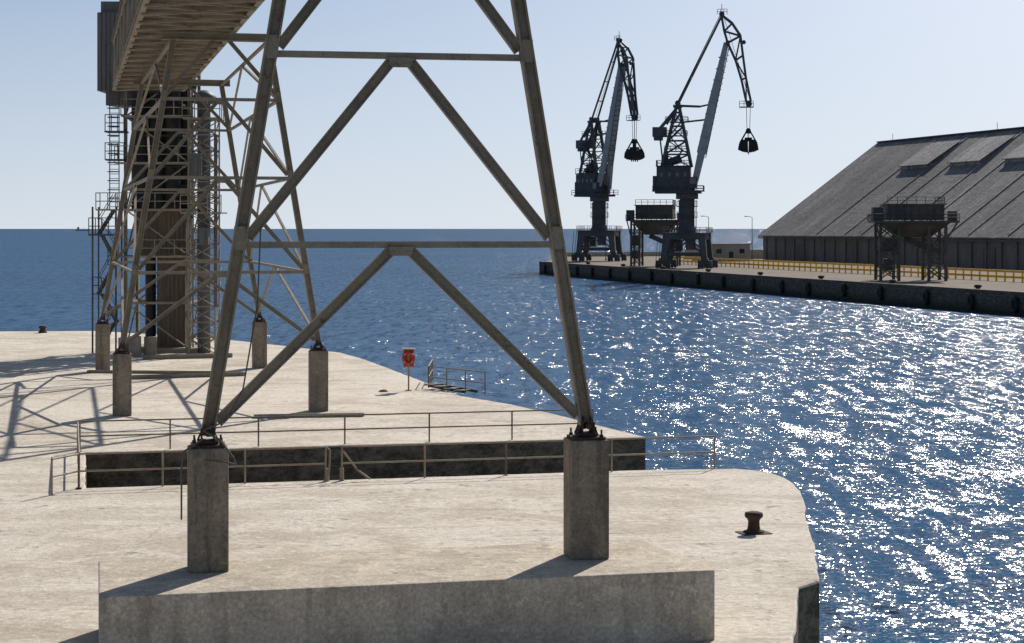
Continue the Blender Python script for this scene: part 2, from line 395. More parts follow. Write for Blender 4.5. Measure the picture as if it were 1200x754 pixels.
tf(mb,'clad_boxes',M_brown)
mb=MB(); corr(mb,-26.8,-24.3,121.5,124.5,16.9,22.0); mb.box((-25.9,123,22.3),(1.6,2.2,0.9)); mb.box((-25.2,123,23.2),(0.8,1.2,1.6))
mb.prism([(-26.4,122),(-24.6,122),(-24.9,124),(-26.1,124)],16.0,16.89)
tf(mb,'head_house',M_grey)
mb=MB()
for x in(-24.1,-23.1,-22.1): mb.cyl((x,121.9+0.2*(x+23),9.2),(x,121.9+0.2*(x+23),18.5),0.56,n=14)
corr(mb,-24.4,-21.1,122.6,124.2,9.25,18.3,0.35)
mb.box((-22.6,122.2,10.2),(3.0,0.5,1.3)); mb.cyl((-23.6,122.6,0.4),(-23.6,122.6,6.1),0.35,n=12)
mb.beam((-24.0,122.6,17.2),(-19.8,115,17.0),0.9,0.9,(0,0,1))
for z in(12,14,16): mb.box((-22.8,122.0,z),(3.1,1.6,0.12))
tf(mb,'elevator_casings',M_dark)
mb=MB()
cx=[-24.9,-20.8]; cy=[121.0,124.8]; zs=[0.2,3.2,6.2,9.2,12.2,15.2,18.2]
for x in cx:
    for y in cy: mb.ibeam((x,y,0.1),(x,y,18.4),0.2,0.2)
for z in zs[1:]:
    for y in cy: mb.beam((cx[0],y,z),(cx[1],y,z),0.16,0.14)
    for x in cx: mb.beam((x,cy[0],z),(x,cy[1],z),0.16,0.14)
for i,(a,b) in enumerate(zip(zs[:-1],zs[1:])):
    for y in cy:
        if i%2: mb.beam((cx[0],y-.08,a),(cx[1],y-.08,b),0.09,0.08) 
        else: mb.beam((cx[1],y+.08,a),(cx[0],y+.08,b),0.09,0.08)
    for x in cx: mb.beam((x,cy[0],a),(x,cy[1],b),0.09,0.08,(1,0,0))
for z,x0,x1 in((6.2,-25.4,-20.3),(9.2,-26.6,-20.3),(12.2,-25.4,-20.0),(15.2,-25.0,-20.5)):
    mb.box(((x0+x1)/2,120.5,z),(x1-x0,1.1,0.1))
    railing(mb,[(x0,120.0,z),(x1,120.0,z)],sp=1.2); railing(mb,[(x1,120.0,z),(x1,124.8,z)],sp=1.2); railing(mb,[(x0,120.0,z),(x0,121.2,z)],sp=1.2)
mb.box((-22.8,123,0.15),(5.2,4.8,0.3))
tf(mb,'steel_frame',M_steel2)
mb=MB()
sx0,sx1=-26.9,-25.4; zz=[0,1.9,3.8,5.7,7.6,9.2]
for x in(sx0,sx1):
    for y in(120.4,122.2): mb.beam((x,y,0),(x,y,9.4),0.1,0.1)
for i,(a,b) in enumerate(zip(zz[:-1],zz[1:])):
    xa,xb=(sx0+.3,sx1-.2) if i%2==0 else (sx1-.2,sx0+.3); y=120.8 if i%2==0 else 121.8
    for o in(-.35,.35): mb.beam((xa,y+o,a),(xb,y+o,b),0.12,0.04)
    for o in(-.35,.35): mb.cyl((xa,y+o,a+1),(xb,y+o,b+1),0.025,n=6)
    ns=9
    for j in range(ns): 
        t=(j+.5)/ns; mb.box((xa+(xb-xa)*t,y,a+(b-a)*t),(0.24,0.7,0.04))
    mb.box((xb,121.3,b),(0.6,2.0,0.06))
    railing(mb,[(xb-.3,120.3,b),(xb+.3,120.3,b)],sp=.6)
railing(mb,[(-27.1,120.2,7.6),(-25.4,120.2,7.6)],sp=.45); mb.box((-26.3,121.0,7.6),(1.6,1.8,0.12))
LX=-25.5
for x in(LX-.3,LX+.3): mb.cyl((x,120.4,9.2),(x,120.4,17),0.035,n=6)
for i in range(26): mb.cyl((LX-.3,120.4,9.4+i*.3),(LX+.3,120.4,9.4+i*.3),0.022,n=5)
for i in range(12): 
    z=9.9+i*.58; mb.torus((LX,120.15,z),0.38,0.03,'z',12,5)
mb.box((LX+.1,120.6,14.2),(1.3,1.3,0.1)); railing(mb,[(LX-.5,119.95,14.2),(LX+.7,119.95,14.2)],sp=.4)
mb.box((LX+.1,120.6,12.4),(1.2,1.3,0.1)); railing(mb,[(LX-.5,119.95,12.4),(LX+.7,119.95,12.4)],sp=.4)
tf(mb,'stair_and_ladder',M_hop)

R_=empty('lattice_pipe_mast',(-19.85,121,0)); mb=MB(); w=0.85
for a in(-1,1):
    for b in(-1,1): mb.beam((a*w,b*w,0),(a*w,b*w,15),0.1,0.1)
for i in range(15):
    z=i*1.0
    for s_ in(-1,1):
        mb.beam((-w,s_*w,z),(w,s_*w,z+1),0.06,0.06); mb.beam((w,s_*w,z),(-w,s_*w,z+1),0.06,0.06)
        mb.beam((s_*w,-w,z),(s_*w,w,z+1),0.06,0.06,(1,0,0)); mb.beam((-w,s_*w,z+1),(w,s_*w,z+1),0.06,0.06)
mb.box((0,0,15.05),(2.4,2.4,0.1)); railing(mb,[(-1.2,-1.2,15.1),(1.2,-1.2,15.1),(1.2,1.2,15.1)],sp=.8)
mb.box((0,0,9.0),(2.6,2.6,0.1)); railing(mb,[(-1.3,-1.3,9.05),(1.3,-1.3,9.05)],sp=.8)
mb.obj('lattice',M_steel2,R_)
mb=MB(); mb.cyl((0,0,0),(0,0,16),0.42,n=14); mb.lathe((0,0,16),[(0.42,0),(0.8,0.1),(0.8,0.5),(0.3,0.9),(0,0.9)],14)
mb.cyl((0.9,-0.95,3),(0.9,-0.95,14),0.12,n=8); mb.box((0.2,-1.1,7.5),(0.6,0.5,1.1)); mb.box((-0.3,-1.1,12),(0.7,0.5,1.6))
mb.obj('dust_pipe',M_grey,R_)

for x,y,r,h in((-23.6,117.5,0.4,1.25),(-22.7,117.9,0.42,1.2),(-24.5,118.6,0.38,1.1)):
    mb=MB(); mb.lathe((x,y,0),[(0,0),(r,0),(r,0.04),(r*.97,0.06),(r*.97,h*.33),(r,h*.35),(r*.97,h*.37),(r*.97,h*.66),(r,h*.68),(r*.97,h*.7),(r*.97,h-.04),(r,h),(r*.9,h-.03),(0,h-.03)],20)
    mb.obj('steel_drum',M_steel2)
def lying(name,p1,p2,w,h,mat):
    mb=MB(); mb.ibeam((*p1,h/2+0.01),(*p2,h/2+0.01),w,h,(0,0,1)); 
    for t in(0.05,0.5,0.95):
        c=V((*p1,0)).lerp(V((*p2,0)),t); mb.box(c+V((0,0,h*0.25)),(w*1.2,w*1.2,h*0.45))
    mb.obj(name,mat)
lying('steel_beam',(-10.9,79.2),(-6.3,79.9),0.25,0.14,M_steel2)
lying('steel_beam',(-22.5,114.6),(-17.4,116.6),0.4,0.25,M_steel)
lying('steel_beam',(-23.5,104.0),(-16.5,103.2),0.3,0.15,M_steel)
lying('steel_beam',(-20.5,99.5),(-14.5,102.0),0.3,0.2,M_steel)

# ------------------------------------------------------------------ handrails
def rail_obj(name,pts,**k):
    mb=MB(); railing(mb,pts,**k); 
    for a in pts: mb.box(V(a)+V((0,0,.01)),(0.16,0.16,0.02))
    return mb.obj(name,M_rail)
nb=lambda x:(x, 57.9+(x+13.15)*(4.35/17.6)-0.25)
def nz(x): a=nb(x); return (a[0],a[1],0)
rail_obj('guard_railing',[nz(-5.4),(-0.2,60.85,0),nz(6.75)],sp=3.05)
rail_obj('guard_railing',[nz(-13.3),(-5.9,nb(-5.9)[1],0)],sp=2.9)
rail_obj('guard_railing',[(-13.8,56.3,0),nz(-13.3)],sp=1.5)
nf=lambda x:(x, 67.1+(x+15.25)*(5/20.4)+0.3,0)
rail_obj('guard_railing',[nf(-15.5),nf(3.1)],sp=3.1)
rail_obj('guard_railing',[(-15.5,67.0,0),(-13.35,57.9,0)],sp=3.2)
mb=MB(); mb.tube([(-5.9,nb(-5.9)[1],1.08),(-5.75,59.3,1.0),(-5.75,59.1,0.5),(-5.8,59.0,0.05)],0.03)
for x in(-5.85,-5.4): mb.box((x,nb(x)[1],0.2),(0.12,0.12,0.4))
mb.tube([(-5.4,59.5,1.0),(-4.9,59.5,0.35),(-4.5,59.55,0.05)],0.03); mb.obj('gate_post',M_rail)

# ------------------------------------------------------------------ bollards
mb=MB(); mb.lathe((0,0,0),[(0,0.0),(0.28,0),(0.28,0.05),(0.18,0.09),(0.155,0.2),(0.15,0.32),(0.17,0.38),(0.23,0.42),(0.245,0.48),(0.23,0.54),(0.13,0.57),(0,0.575)],28)
for i in range(6):
    t=i*math.pi/3; mb.cyl((.23*math.cos(t),.23*math.sin(t),.04),(.23*math.cos(t),.23*math.sin(t),.08),.025,n=6)
mb.box((0.0,0,0.012),(0.8,0.62,0.02),0.3)
o=mb.obj('mooring_bollard',M_rust); o.location=(6.35,49.3,0)
mb=MB(); mb.lathe((0,0,0),[(0,0.0),(0.36,0),(0.30,0.1),(0.24,0.2),(0.22,0.35),(0.3,0.42),(0.3,0.5),(0.2,0.55),(0,0.55)],20)
o=mb.obj('mooring_bollard',M_rust); o.location=(-36,144,0)

L_=empty('lifebuoy_stand',(-5.1,92.6,0)); mb=MB()
mb.cyl((0,0,0),(0,0,2.1),0.04); mb.box((0,0,0.02),(0.3,0.3,0.04)); mb.box((0,-0.02,1.6),(0.1,0.05,0.9)); mb.obj('post',M_rail,L_)
mb=MB(); mb.torus((0,-0.12,1.62),0.26,0.075,'y'); 
mb.box((0.0,0.1,1.6),(0.52,0.12,0.85)); mb.obj('lifebuoy',M_orange,L_)
mb=MB()
for k in range(4):
    t=k*math.pi/2+.78; mb.box((.26*math.cos(t),-0.12,1.62+.26*math.sin(t)),(0.07,0.16,0.07))
mb.prism([(-.32,-.28),(.32,-.28),(.32,.2),(-.32,.2)],2.06,2.1); mb.obj('bands_and_hood',M_cream,L_)
mb=MB()
for k in range(3): mb.torus((-6.3,92.0,0.02+.03*k),0.22-0.03*k,0.02,'z',18,6)
mb.obj('rope_coil',M_rail)
mb=MB()
railing(mb,[(-4.2,99.0,0),(-4.2,94.3,0),(-1.3,90.4,0)],sp=1.7)
mb.obj('guard_railing',M_rail)
mb=MB()
for i in range(4): mb.box((-3.9+0.5*i,93.5-0.6*i,0.24-0.05*i),(0.45,1.0,0.06),-0.6)
for k in(0,1): mb.beam((-4.1+.6*k,93.2+.4*k,0.2),(-2.3+.6*k,91.3+.4*k,0.05),0.08,0.14,(0,0,1))
mb.obj('boarding_steps',M_hop)

# ------------------------------------------------------------------ cranes
def crane(loc,rz,scale=1.0,portal_rz=0.0):
    root=empty('harbour_crane',loc,0,scale)
    up=bpy.data.objects.new('slewing_part',None); sc.collection.objects.link(up); up.parent=root; up.rotation_euler=(0,0,rz)
    lo=bpy.data.objects.new('portal',None); sc.collection.objects.link(lo); lo.parent=root; lo.rotation_euler=(0,0,portal_rz)
    mb=MB()
    for a in(-1,1):
        for b in(-1,1):
            mb.beam((a*4.2,b*4.2,1.6),(a*3.6,b*3.7,6.4),1.15,1.15,(0,1,0),1.5,1.4)
            mb.box((a*4.3,b*4.2,1.25),(2.9,1.0,0.8)); mb.box((a*4.3,b*4.2,1.8),(1.4,1.2,0.6))
            for k in(-1,1):
                mb.box((a*4.3+k*0.85,b*4.2,0.72),(1.2,0.8,0.5))
                for j in(-.33,.33): mb.cyl((a*4.3+k*0.85+j,b*4.2-.2,0.33),(a*4.3+k*0.85+j,b*4.2+.2,0.33),0.32,n=14)
    for b in(-1,1):
        mb.beam((-4.1,b*4.1,2.9),(4.1,b*4.1,2.9),0.7,0.6); mb.beam((-4.4,b*3.7,6.6),(4.4,b*3.7,6.6),1.4,1.2)
        mb.beam((b*3.6,-3.7,6.6),(b*3.6,3.7,6.6),1.4,1.2)
        mb.beam((-3.6,b*3.9,3.2),(0,b*3.75,5.9),0.3,0.3); mb.beam((3.6,b*3.9,3.2),(0,b*3.75,5.9),0.3,0.3)
    mb.box((0,0,6.9),(7.6,7.4,0.5)); mb.box((1.2,-3.2,4.9),(1.9,1.6,2.2)); mb.box((-2.1,3,4.6),(1.4,1.6,2.4))
    mb.obj('portal_legs',M_crane,lo,0.05)
    mb=MB(); railing(mb,[(-4.6,-4.5,7.3),(4.6,-4.5,7.3),(4.6,4.5,7.3),(-4.6,4.5,7.3),(-4.6,-4.5,7.3)],sp=1.4,r=0.05); mb.box((0,0,7.25),(9.3,9.1,0.1))
    for x in(-5.8,-5.2): mb.cyl((x,-4.8,0.2),(x+.6,-4.5,7.3),0.06,n=6)
    mb.obj('portal_walkway',M_crane,lo)
    mb=MB(); mb.cyl((0,0,7),(0,0,14.8),1.55,1.55,20); mb.cyl((0,0,14.2),(0,0,15.3),2.3,2.3,24); mb.cyl((0,0,7.2),(0,0,8.7),2.3,1.6,24)
    for z in(10.4,12.6): mb.cyl((0,0,z),(0,0,z+.15),2.2,2.2,20)
    for i in range(10):
        t=i*math.pi/5
        for z in(10.5,12.7): mb.cyl((2.15*math.cos(t),2.15*math.sin(t),z),(2.15*math.cos(t),2.15*math.sin(t),z+1.1),0.04,n=5)
    for z in(11.6,13.8): mb.torus((0,0,z),2.15,0.04,'z',20,5)
    mb.cyl((1.9,-.6,8),(1.9,-.6,14),0.05,n=6); mb.cyl((1.9,0,8),(1.9,0,14),0.05,n=6)
    mb.cyl((-1.4,-1.4,8),(-1.4,-1.4,14),0.15,n=6)
    mb.obj('column',M_crane,lo)
    mb=MB()
    mb.box((-1.8,0,15.6),(9.4,5.0,0.5)); mb.box((-2.7,0,18.3),(6.9,4.4,5.0)); mb.box((-6.4,0,17.4),(1.1,3.8,3.1)); 
    mb.box((-2.7,0,20.95),(7.2,4.7,0.2)); mb.box((1.3,-1.9,17.6),(1.7,1.5,2.2)); mb.box((1.0,1.5,17),(1.1,1.2,2.0))
    for i in range(9): mb.box((-5.9+i*.8,-2.22,18.2),(0.1,0.08,4.6)); mb.box((-5.9+i*.8,2.22,18.2),(0.1,0.08,4.6))
    mb.beam((-4.8,0,21.3),(-1.2,0,22.6),1.6,1.3); mb.box((-4.6,1,22.2),(1.4,1.4,2.2))
    mb.box((2.0,-1.9,15.9),(3.2,2.2,0.15))
    mb.obj('machinery_house',M_crane,up,0.03)
    mb=MB(); mb.box((2.17,-1.9,17.9),(0.05,1.2,1.2)); mb.box((1.3,-2.67,17.9),(1.2,0.05,1.2))
    for i in range(4): mb.box((-5.1+i*1.6,-2.24,19.2),(0.55,0.05,0.8))
    mb.obj('windows',M_glass,up)
    mb=MB(); railing(mb,[(-6.9,-2.9,15.85),(3.4,-2.9,15.85),(3.4,2.9,15.85),(-6.9,2.9,15.85),(-6.9,-2.9,15.85)],sp=1.4,r=0.055)
    mb.box((-1.8,0,15.82),(10.6,6.0,0.1)); railing(mb,[(-6.2,-2.3,21.05),(0.8,-2.3,21.05),(0.8,2.3,21.05),(-6.2,2.3,21.05),(-6.2,-2.3,21.05)],sp=1.4,r=0.05)
    for b in(-1,1):
        y=b*1.7
        mb.beam((0.9,y,20.8),(-1.6,y*.7,33.2),0.6,0.5); mb.beam((-5.2,y,20.8),(-2.2,y*.7,33.2),0.5,0.45)
        ps=[(0.4,-4.6,23.4),(-.1,-3.9,26.2),(-.75,-3.2,29.2),(-1.3,-2.5,32)]
        pr=(0.9,-5.2,20.8)
        for i,p in enumerate(ps):
            mb.beam((p[0],y*.85,p[2]),(p[1],y*.85,p[2]),0.25,0.2)
            mb.beam((pr[0],y*.85,pr[2]),(p[1],y*.85,p[2]),0.2,0.18)
            mb.beam((pr[1],y*.85,pr[2]),(p[0],y*.85,p[2]),0.2,0.18)
            pr=p
    for z,x in((24,-2.2),(27.2,-2.2),(30,-2.0)):
        mb.box((x,0,z),(4.6-(z-24)*.25,3.4,0.12)); railing(mb,[(x-2.4,-1.75,z),(x+2.2,-1.75,z)],sp=1.2,r=0.05); railing(mb,[(x-2.4,1.75,z),(x+2.2,1.75,z)],sp=1.2,r=0.05)
    for i,(z,s_) in enumerate(((21,1),(24,-1),(27.2,1))): mb.beam((-2.2-s_*1.3,-1.2,z),(-2.2+s_*1.2,-1.2,z+3),0.25,0.7)
    mb.box((-1.9,0,33.3),(1.8,2.8,0.5)); mb.cyl((-1.9,-1.2,33.9),(-1.9,1.2,33.9),0.55,n=14)
    for b in(-1,1):
        mb.beam((-6.0,b*1.3,28.2),(-1.7,b*1.1,33.4),0.5,0.35,(0,1,0),0.4,0.3); mb.beam((-1.7,b*1.1,33.4),(2.6,b*.9,33.2),0.35,0.3)
        mb.beam((-5.7,b*1.3,28.0),(-5.0,b*1.3,22.0),0.18,0.18)
    mb.beam((-1.0,0,30.0),(3.9,0,30.5),0.35,0.5); mb.beam((2.6,.9,33.2),(4.5,.5,33.6),0.25,0.2); mb.beam((2.6,-.9,33.2),(4.5,-.5,33.6),0.25,0.2)
    mb.obj('luffing_tower',M_crane,up)
    mb=MB(); mb.box((-5.6,0,28.0),(2.9,3.0,2.0)); mb.box((-5.9,0,26.7),(1.8,2.4,0.8)); mb.obj('counterweight',M_crane,up,0.08)
    mb=MB()
    J0=V((1.5,0,17.2)); J1=V((8.0,0,46.2))
    for b in(-1,1):
        mb.beam(J0+V((0,b*1.7,0)),J0.lerp(J1,0.25)+V((0,b*0.9,0)),1.1,0.7,(0,1,0),1.5,0.7)
    mb.beam(J0.lerp(J1,0.22),J0.lerp(J1,0.6),1.85,2.4,(0,1,0),1.7,1.9); mb.beam(J0.lerp(J1,0.6),J1,1.7,1.9,(0,1,0),1.0,1.3)
    for i in range(9):
        t=.25+.08*i; p=J0.lerp(J1,t); mb.beam(p,J0.lerp(J1,t+.006),1.95-.5*max(0,t-.5),2.5-1.6*max(0,t-.35),(0,1,0))
    mb.obj('main_jib',M_crane2,up,0.05)
    mb=MB(); 
    d=(J1-J0).normalized(); off=V((d.z,0,-d.x))*1.05
    for b in(-.8,.8): mb.cyl(J0.lerp(J1,.2)+off+V((0,b,0)),J1+off*.7+V((0,b,0)),0.06,n=6)
    for i in range(20):
        p=J0.lerp(J1,.2+.8*i/20)+off; mb.cyl(p+V((0,-.8,0)),p+V((0,.8,0)),0.05,n=5); mb.cyl(p+V((0,.8,0)),p-off*.5+V((0,.8,0)),0.05,n=5)
    mb.obj('jib_ladder',M_crane,up)
    mb=MB()
    outer=[(7.1,51.9),(9.2,50.2),(10.9,47.6),(11.4,43.6),(12.0,39.0),(13.0,34.2)]
    inner=[(7.1,51.4),(7.6,48.6),(8.3,46.2),(9.9,42.6),(11.1,38.6),(12.1,34.0)]
    yo=[.35,.8,1.0,.9,.7,.5]
    for b in(-1,1):
        O=[V((x,b*y,z)) for (x,z),y in zip(outer,yo)]; I=[V((x,b*y,z)) for (x,z),y in zip(inner,yo)]
        for a in(O,I):
            for p,q_ in zip(a[:-1],a[1:]): mb.beam(p,q_,0.48,0.36)
        for i in range(6):
            if i: mb.beam(O[i],I[i],0.25,0.2)
            if i<5: mb.beam(O[i+1] if i%2 else O[i],I[i] if i%2 else I[i+1],0.25,0.2)
        mb.beam((-1.9,b*.9,33.6),(7.0,b*.4,51.6),0.36,0.3)
        mb.beam((-4.2,b*1.2,29.6),(-1.9,b*.9,33.6),0.3,0.25)
    for t in(.25,.5,.75):
        c=V((-1.9,0,33.6)).lerp(V((7,0,51.6)),t); mb.beam(c-V((0,.7,0)),c+V((0,.7,0)),0.2,0.2)
    mb.beam((8.3,-1.1,46.2),(8.3,1.1,46.2),0.8,0.8)
    for (x,z),y in zip(outer,yo): mb.beam((x,-y,z),(x,y,z),0.22,0.22)
    for (x,z),y in zip(inner,yo): mb.beam((x,-y,z),(x,y,z),0.2,0.2)
    for x,z,r in((7.1,52.1,.55),(12.6,33.7,.65),(11.6,46.3,.4)):
        for b in(-.4,.4): mb.cyl((x,b-.12,z),(x,b+.12,z),r,n=18)
    mb.box((12.1,0,33.0),(2.9,1.8,0.16)); railing(mb,[(10.7,-.9,33.1),(13.5,-.9,33.1),(13.5,.9,33.1)],sp=.9,r=.05); railing(mb,[(6.2,-.7,52.0),(8.2,-.7,52.0)],sp=.7,r=.05,h=1.0)
    mb.cyl((7.1,0,52),(7.1,0,54.2),0.07,n=6)
    mb.obj('fly_jib',M_crane,up)
    mb=MB()
    for x in(12.1,12.9):
        for b in(-.4,.4): mb.cyl((x,b,33.6),(12.5+(x-12.5)*.7,b*.7,28.6),0.06,n=6)
    for b in(-.4,.4):
        mb.cyl((7.3,b,52.2),(12.9,b,34.2),0.05,n=5); mb.cyl((-1.9,b,34.3),(7.1,b,52.6),0.05,n=5)
    mb.obj('hoist_ropes',M_black,up)
    mb=MB(); c=V((12.5,0,0))
    mb.cyl(c+V((0,-.5,28.2)),c+V((0,.5,28.2)),0.5,n=14); mb.box(c+V((0,0,27.9)),(1.1,1.1,0.6)); mb.box(c+V((0,0,26.4)),(1.5,1.7,0.7))
    for a in(-1,1):
        for b in(-1,1): mb.beam(c+V((a*.4,b*.5,28)),c+V((a*1.75,b*1.1,25.6)),0.26,0.2)
        mb.beam(c+V((a*.1,0,28)),c+V((a*.1,0,25.9)),0.1,0.9)
        prof=[(0.1*a,26.3),(1.2*a,26.3),(1.9*a,25.4),(2.1*a,24.3),(1.2*a,23.9),(0.04*a,23.7)]
        n=len(prof); vs=[c+V((x,-1.4,z)) for x,z in prof]+[c+V((x,1.4,z)) for x,z in prof]
        mb.add(vs,[tuple(range(n)),tuple(range(2*n-1,n-1,-1))]+[(i,(i+1)%n,(i+1)%n+n,i+n) for i in range(n)])
        for k in range(4): mb.beam(c+V((0.05*a,-.9+.6*k,23.75)),c+V((0.02*a,-.9+.6*k,23.35)),0.12,0.2)
    mb.obj('grab_bucket',M_black,up)
    return root
crane((36.0,386,-0.15),math.radians(-8),1.0,math.radians(-14))
crane((21.9,470,-0.15),math.radians(-52),1.05,math.radians(-14))

# ------------------------------------------------------------------ hoppers
def hopper(loc,rz,w=14,dp=9,zt=12.0,zb=8.9,zc=6.8,legx=(-5.4,-2.6,2.0,4.6),name='quay_hopper'):
    root=empty(name,loc,rz); mb=MB(); hw,hd=w/2,dp/2
    mb.box((0,0,(zt+zb)/2+.3),(w*.62,dp*.8,zt-zb-.6))
    mb.hexa([(-hw*.35,-hd*.4,zc),(hw*.35,-hd*.4,zc),(hw*.35,hd*.4,zc),(-hw*.35,hd*.4,zc)],[(-hw*.78,-hd*.9,zb+.3),(hw*.78,-hd*.9,zb+.3),(hw*.78,hd*.9,zb+.3),(-hw*.78,hd*.9,zb+.3)])
    mb.box((0,0,zb+.3),(w*.93,dp,0.3)); mb.box((0,0,zt-.1),(w*.66,dp*.86,0.2))
    for i in range(8): mb.box((-w*.29+i*w*.083,-dp*.41,(zt+zb)/2+.2),(0.15,0.16,zt-zb-.5))
    mb.box((-hw*.82,-hd*.4,zb+1.5),(1.6,2.2,2.1)); mb.box((hw*.84,-hd*.3,zb+1.2),(1.2,2.0,1.5))
    mb.obj('hopper_body',M_hop,root)
    mb=MB()
    for x in legx:
        for y in(-hd*.7,hd*.7): mb.beam((x,y,0),(x,y,zb+.2),0.45,0.45)
    for a,b in((legx[0],legx[1]),(legx[2],legx[3])):
        for y in(-hd*.7,hd*.7):
            zz=[0.3,2.3,4.5,6.6,zb]
            for p,q_ in zip(zz[:-1],zz[1:]):
                mb.beam((a,y,q_),(b,y,q_),0.22,0.2); mb.beam((a,y+.1,p),(b,y+.1,q_),0.18,0.15); mb.beam((b,y-.1,p),(a,y-.1,q_),0.18,0.15)
    mb.box(((legx[0]+legx[1])/2,-.5,5.6),(abs(legx[1]-legx[0])*.9,3,2.2)); mb.box(((legx[0]+legx[1])/2,-.5,2.5),(1.6,2.5,1.8))
    mb.beam((-hw*.2,0,zc-.2),(hw*.5,0,zc-2.2),1.0,1.2)
    railing(mb,[(-hw*.93,-hd,zb+.45),(hw*.93,-hd,zb+.45),(hw*.93,hd,zb+.45),(-hw*.93,hd,zb+.45),(-hw*.93,-hd,zb+.45)],sp=1.4,r=0.05)
    railing(mb,[(-hw*.62,-hd*.8,zt),(hw*.62,-hd*.8,zt),(hw*.62,hd*.8,zt)],sp=1.4,r=0.05)
    mb.beam((-hw*.9,-hd*.9,zb+.3),(legx[0],-hd*.7,zc-.6),0.25,0.2); mb.beam((hw*.9,-hd*.9,zb+.3),(legx[3],-hd*.7,zc-.6),0.25,0.2)
    mb.obj('support_frame',M_hop,root)
hopper((63.0,295,-0.15),math.radians(-4))
hopper((31.3,409,-0.15),math.radians(-10),w=13,zt=13.3,zb=9.6,zc=6.8,legx=(-5.0,-3.2,3.2,5.0))

# ------------------------------------------------------------------ warehouse
def roofmat(name,k=1.0):
    m,nt,b=newmat(name); v=coords(nt)
    sx=N(nt,'ShaderNodeSeparateXYZ'); nt.links.new(v,sx.inputs[0])
    def strips(sz,seed):
        d=math2(nt,'DIVIDE',sx.outputs[0],sz); f=math2(nt,'FLOOR',d,0)
        w=N(nt,'ShaderNodeTexWhiteNoise',noise_dimensions='1D'); nt.links.new(math2(nt,'ADD',f,seed),w.inputs['W'])
        return w.outputs[0],math2(nt,'FRACT',d,0)
    s1,f1=strips(2.1,3.3); s2,f2=strips(12.6,9.1)
    n1=noise(nt,v,0.09,5,0.65,0.5); n2=noise(nt,coords(nt,(1.2,0.12,0.12)),1.0,5,0.7); n3=noise(nt,v,0.9,6,0.75)
    col=mix(nt,ramp(nt,n1.outputs[0],[(0.35,0),(0.65,1)]).outputs[0],(0.15*k,0.14*k,0.13*k),(0.25*k,0.235*k,0.22*k))
    col=mix(nt,ramp(nt,n2.outputs[0],[(0.45,0),(0.66,0.7)]).outputs[0],col,(0.09,0.082,0.075))
    col=mix(nt,0.4,col,ramp(nt,s1,[(0,0.7),(1,1.3)]).outputs[0],'MULTIPLY')
    col=mix(nt,0.6,col,ramp(nt,s2,[(0,0.65),(1,1.3)]).outputs[0],'MULTIPLY')
    col=mix(nt,0.35,col,ramp(nt,f1,[(0.0,0.3),(0.06,1),(1,1)]).outputs[0],'MULTIPLY')
    col=mix(nt,0.8,col,ramp(nt,n3.outputs[0],[(0.3,0.45),(0.7,1.45)]).outputs[0],'MULTIPLY')
    nt.links.new(col,b.inputs['Base Color']); b.inputs['Roughness'].default_value=0.75; b.inputs['Specular IOR Level'].default_value=0.15
    bp=N(nt,'ShaderNodeBump'); bp.inputs['Strength'].default_value=0.6; bp.inputs['Distance'].default_value=0.5
    nt.links.new(n3.outputs[0],bp.inputs['Height']); nt.links.new(bp.outputs[0],b.inputs['Normal'])
    return m
M_roof=roofmat('weathered_roof_sheets'); M_roof2=roofmat('dormer_roof_sheets',1.5)
rzW=math.atan2(-0.967,0.255)
Wr=empty('storage_warehouse',(65,489,-0.15),rzW)
E=6.5; H=30.7; HW=33.4; LN=190
mb=MB(); mb.prism([(0.3,0.3),(LN-.3,0.3),(LN-.3,2*HW-.3),(0.3,2*HW-.3)],0,E-.05)
for i in range(32): mb.box((3+i*6,0.15,E/2-.1),(0.45,0.4,E-.4))
mb.add([(0.3,0.3,E-.05),(0.3,2*HW-.3,E-.05),(0.3,HW,H-.3)],[(0,1,2)]); mb.add([(LN-.3,0.3,E-.05),(LN-.3,2*HW-.3,E-.05),(LN-.3,HW,H-.3)],[(0,1,2)])
mb.obj('walls',dirty('warehouse_wall',(0.14,0.13,0.118),(0.19,0.178,0.162),(0.09,0.08,0.07),0.25,0.8,0.05,stretch=(1.5,1.5,.4)),Wr)
mb=MB()
sl=(H-E)/HW
def rp(x,t,up=0): return (x,-0.6+t*(HW+.6),E-.6*sl+t*(H-E+.6*sl)+up)
mb.hexa([rp(-.8,0),rp(LN+.8,0),(LN+.8,HW,H),(-.8,HW,H)],[rp(-.8,0,.3),rp(LN+.8,0,.3),(LN+.8,HW,H+.3),(-.8,HW,H+.3)])
mb.hexa([(-.8,2*HW+.6,E-.6*sl),(LN+.8,2*HW+.6,E-.6*sl),(LN+.8,HW+.01,H),(-.8,HW+.01,H)],[(-.8,2*HW+.6,E-.6*sl+.3),(LN+.8,2*HW+.6,E-.6*sl+.3),(LN+.8,HW+.01,H+.3),(-.8,HW+.01,H+.3)])
mb.obj('roof',M_roof,Wr)
mb=MB()
for x0 in(36,61,86,111,136,161):
    x1=x0+14
    b=[rp(x0,.66,.3),rp(x1,.66,.3),rp(x1,.9,.3),rp(x0,.9,.3)]
    mb.hexa(b,[rp(x0,.66,1.3),rp(x1,.66,1.3),rp(x1,.9,.6),rp(x0,.9,.6)])
    mb.hexa([rp(x0-.5,.645,1.3),rp(x1+.5,.645,1.3),rp(x1+.5,.91,.6),rp(x0-.5,.91,.6)],[rp(x0-.5,.645,1.5),rp(x1+.5,.645,1.5),rp(x1+.5,.91,.8),rp(x0-.5,.91,.8)])
    for k in(x0-1,x1+1): mb.beam(rp(k,0.02,.35),rp(k,.95,.35),0.45,0.25,(0,0,1))
mb.obj('roof_dormers',M_roof2,Wr)
mb=MB()
for x in(8,62,104,150): 
    mb.cyl((x,HW,H+.2),(x,HW,H+2.2),0.07,n=6)
